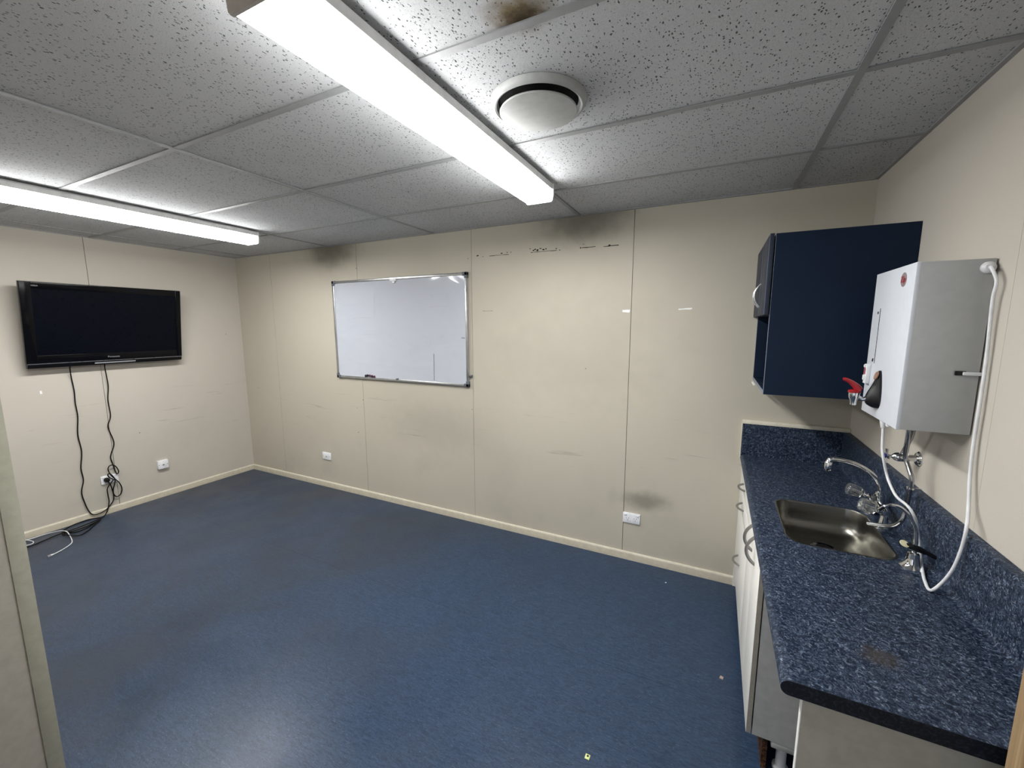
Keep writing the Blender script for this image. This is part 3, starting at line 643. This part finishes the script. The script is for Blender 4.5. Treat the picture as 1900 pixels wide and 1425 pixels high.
obj('riser', MB().tube([(W-.045, sy, sz+.01), (W-.045, sy-.002, sz+.022), (W-.046, sy-.02, sz+.05), (W-.05, sy-.06, sz+.10), (W-.055, sy-.09, 1.312)], [.012, .009, .007, .007, .007], 12, 4), 'chrome_dull', t)

# ------------------------------------------------------------------ wall water heater
hx, hy0, hy1, hz0, hz1 = 5.222, -1.144, -.805, 1.309, 1.811
t = thing('water_heater', (5.3, -.975, hz0), 'white wall-mounted boiling water unit with a red-lever tap', 'water heater')
obj('case', B(hx+.002, W-.004, hy0, hy1, hz0, hz1, bev=.002), 'heater_side', t)
obj('front_panel', B(hx, hx+.012, hy0-.0006, hy1+.0006, hz0-.001, hz1+.001, bev=.0025), 'heater_white', t)
obj('gauge_slot', B(hx-.0006, hx+.002, -.8875, -.8835, 1.493, 1.687), 'black_void', t)
obj('screw', MB().lathe([(.005, 0), (.005, .002), (.0, .003)], (hx, -.869, 1.672), (-1, 0, 0), 14), 'chrome_dull', t)
text_part('gauge_mark', '///', .016, 'black_plastic', t, Matrix.Translation(Vector((hx-.0006, -.866, 1.503))-ORG[t.name]) @ Matrix(((0, 0, -1, 0), (-1, 0, 0, 0), (0, 1, 0, 0), (0, 0, 0, 1))))
bd = obj('badge', MB().lathe([(.022, 0), (.022, .0012), (.0, .0014)], (hx, -1.062, 1.769), (-1, 0, 0), 32), 'badge_grey', t)
text_part('badge_text', 'Zip', .027, 'red_ink', bd, Matrix.Translation(Vector((hx-.0018, -1.062, 1.769))-ORG[bd.name]) @ Matrix(((0, 0, -1, 0), (-1, 0, 0, 0), (0, 1, 0, 0), (0, 0, 0, 1))))
sw = obj('switch_box', B(hx-.013, hx, -.858, -.832, 1.415, 1.487, bev=.002), 'white_plastic', t)
obj('rocker', B(hx-.017, hx-.012, -.852, -.838, 1.428, 1.446, bev=.001), 'white_plastic', sw)
obj('switch_rim', B(hx-.0165, hx-.012, -.852, -.838, 1.474, 1.484, bev=.001), 'white_plastic', sw)
obj('rocker_inset', B(hx-.0136, hx-.012, -.851, -.839, 1.448, 1.472), 'red_ink', sw)
# black tap mount: teardrop that swells outwards
def tear(s, dx, lift=0):
    o = []; yc = -.963
    for i in range(28):
        a = 2*math.pi*i/28; zz = math.cos(a); w_ = .029+.013*(-zz); o.append((hx-dx, yc+math.copysign(abs(math.sin(a))**.72, math.sin(a))*w_*s, 1.408+zz*.066*s+lift))
    return o
m = MB(); L_ = [(1.0, 0, 0), (.99, .006, 0), (.72, .014, -.016), (.52, .022, -.025), (.34, .030, -.031), (.20, .034, -.034)]
vs_ = []; [vs_.extend(tear(a, b, c)) for a, b, c in L_]
m.add(vs_, [(k*28+i, k*28+(i+1) % 28, (k+1)*28+(i+1) % 28, (k+1)*28+i) for k in range(len(L_)-1) for i in range(28)]+[tuple(range(28))[::-1], tuple(range(28*5, 28*6))])
tm = obj('tap_mount', m, 'black_plastic', t)
obj('dial', MB().lathe([(.0145, 0), (.0145, .003), (.0, .004)], (hx-.0100, -.963, 1.4555), (-1, 0, .24), 24), 'badge_orange', tm)
ty, tx, tz = -.955, 5.158, 1.374
tb = obj('tap_body', MB().lathe([(.009, -.026), (.010, -.010), (.0145, .000), (.0165, .014), (.0165, .018)], (tx, ty, tz), 'z', 22).tube([(hx-.026, ty-.006, tz+.002), (tx+.024, ty-.003, tz-.004), (tx+.010, ty, tz+.002)], [.009, .007, .009], 14), 'chrome', t)
obj('tap_collar', MB().lathe([(.0175, .018), (.0185, .020), (.0185, .026), (.012, .029)], (tx, ty, tz), 'z', 30, (.02, 15)), 'red_plastic', tb)
obj('lever', MB().tube([(tx+.012, ty, tz+.028), (tx+.004, ty, tz+.040), (tx-.014, ty, tz+.056), (tx-.030, ty, tz+.064), (tx-.036, ty, tz+.064)], [.012, .011, .0075, .0065, .005], 14, 3), 'red_plastic', tb)
gp = at(1637, 789, 'z', hz0)
obj('cable_gland', MB().lathe([(.012, 0), (.012, -.008), (.007, -.032), (.006, -.034)], (hx+.023, -.967, hz0), 'z', 20), 'white_cable', t)
obj('drain_cap', MB().lathe([(.009, 0), (.009, -.016), (.0075, -.019)], (hx+.024, -1.012, hz0), 'z', 18), 'white_plastic', t)
obj('side_gland', MB().lathe([(.016, 0), (.016, .006), (.011, .010), (.009, .012)], (5.372, hy0, 1.786), (0, -1, 0), 20), 'white_plastic', t)
obj('cord_clip', MB().box(5.352, 5.392, hy0-.010, hy0-.002, 1.484, 1.494, bev=.002), 'white_cable', t)
obj('clip_washer', B(5.336, 5.360, hy0-.004, hy0, 1.483, 1.496, bev=.0015), 'black_plastic', t)
# power cord of the heater: from the gland below, down onto the worktop and up to the side gland
c1 = [(5.245, -.967, 1.278)]
for px, py, x in ((1637, 830, 5.247), (1639, 850, 5.250), (1645, 880, 5.265), (1652, 900, 5.27), (1664, 922, 5.28), (1685, 940, 5.295), (1698, 962, 5.312), (1703, 990, 5.332), (1707, 1025, 5.338), (1711, 1055, 5.333), (1716, 1078, 5.316)): c1.append(at(px, py, 'x', x))
c1.append(Vector((5.308, -1.262, ZT+.006)))
for px, py, x in ((1745, 1084, 5.330), (1768, 1056, 5.343), (1785, 1015, 5.352), (1794, 975, 5.356), (1797, 940, 5.372), (1800, 880, 5.378), (1807, 820, 5.380), (1817, 755, 5.380), (1827, 690, 5.381), (1833, 640, 5.380), (1838, 590, 5.378), (1843, 550, 5.376), (1849, 522, 5.375)): c1.append(at(px, py, 'x', x))
c1 += [Vector((5.372, hy0-.022, 1.780)), Vector((5.372, hy0-.010, 1.786))]
obj('heater_cord', MB().tube(c1, .0042, 10, 5), 'white_cable', label='white electric cord looping from the water unit down onto the worktop', cat='cable')
# grey overflow pipe
op = [(5.302, -1.00, hz0), (5.306, -.99, 1.25)]
for px, py, x in ((1680, 846, 5.318), (1685, 865, 5.325), (1691, 884, 5.330), (1691, 897, 5.332), (1687, 915, 5.333), (1682, 938, 5.335)): op.append(at(px, py, 'x', x))
op += [at(1679, 952, 'x', 5.334), at(1673, 966, 'x', 5.328), at(1660, 975, 'x', 5.318), at(1640, 975, 'x', 5.300), at(1610, 971, 'x', 5.264)]
t = thing('overflow_pipe', op[-1], 'grey metal overflow pipe bending from the water unit down to the sink', 'pipe')
obj('pipe', MB().tube(op, [.0075]*3+[.0068]*(len(op)-3), 12, 5), 'chrome_dull', t)
cp = at(1689, 906, 'x', 5.333); obj('pipe_clip', MB().lathe([(.010, -.003), (.010, .003)], cp, 'z', 20).box(cp.x+.006, 5.362, cp.y-.004, cp.y+.004, cp.z-.003, cp.z+.003), 'chrome', t)

# ------------------------------------------------------------------ litter on the floor
p = at(1090, 1405, 'z', 0)
t = thing('litter_tag', p, 'small yellow-green plastic tag lying on the blue floor', 'litter')
obj('tag', B(p.x-.009, p.x+.009, p.y-.010, p.y+.010, .0002, .003, bev=.001), 'litter_green', t)
obj('tag_hole', B(p.x-.003, p.x+.004, p.y-.001, p.y+.006, .0025, .0034), 'black_plastic', t)
p = at(1338, 1258, 'z', 0)
obj('litter_crumb', MB().prism([(p.x-.008, p.y-.007), (p.x+.007, p.y-.009), (p.x+.010, p.y+.006), (p.x-.003, p.y+.010)], 'z', .0002, .004), 'litter_tan', label='tan crumb of debris on the floor near the base cabinet', cat='litter')
p = at(1235, 1081, 'z', 0)
obj('paper_scrap', MB().prism([(p.x-.005, p.y-.004), (p.x+.006, p.y-.003), (p.x+.003, p.y+.005)], 'z', .0002, .002), 'paint_chip', label='tiny white paper scrap on the floor near the skirting', cat='litter')
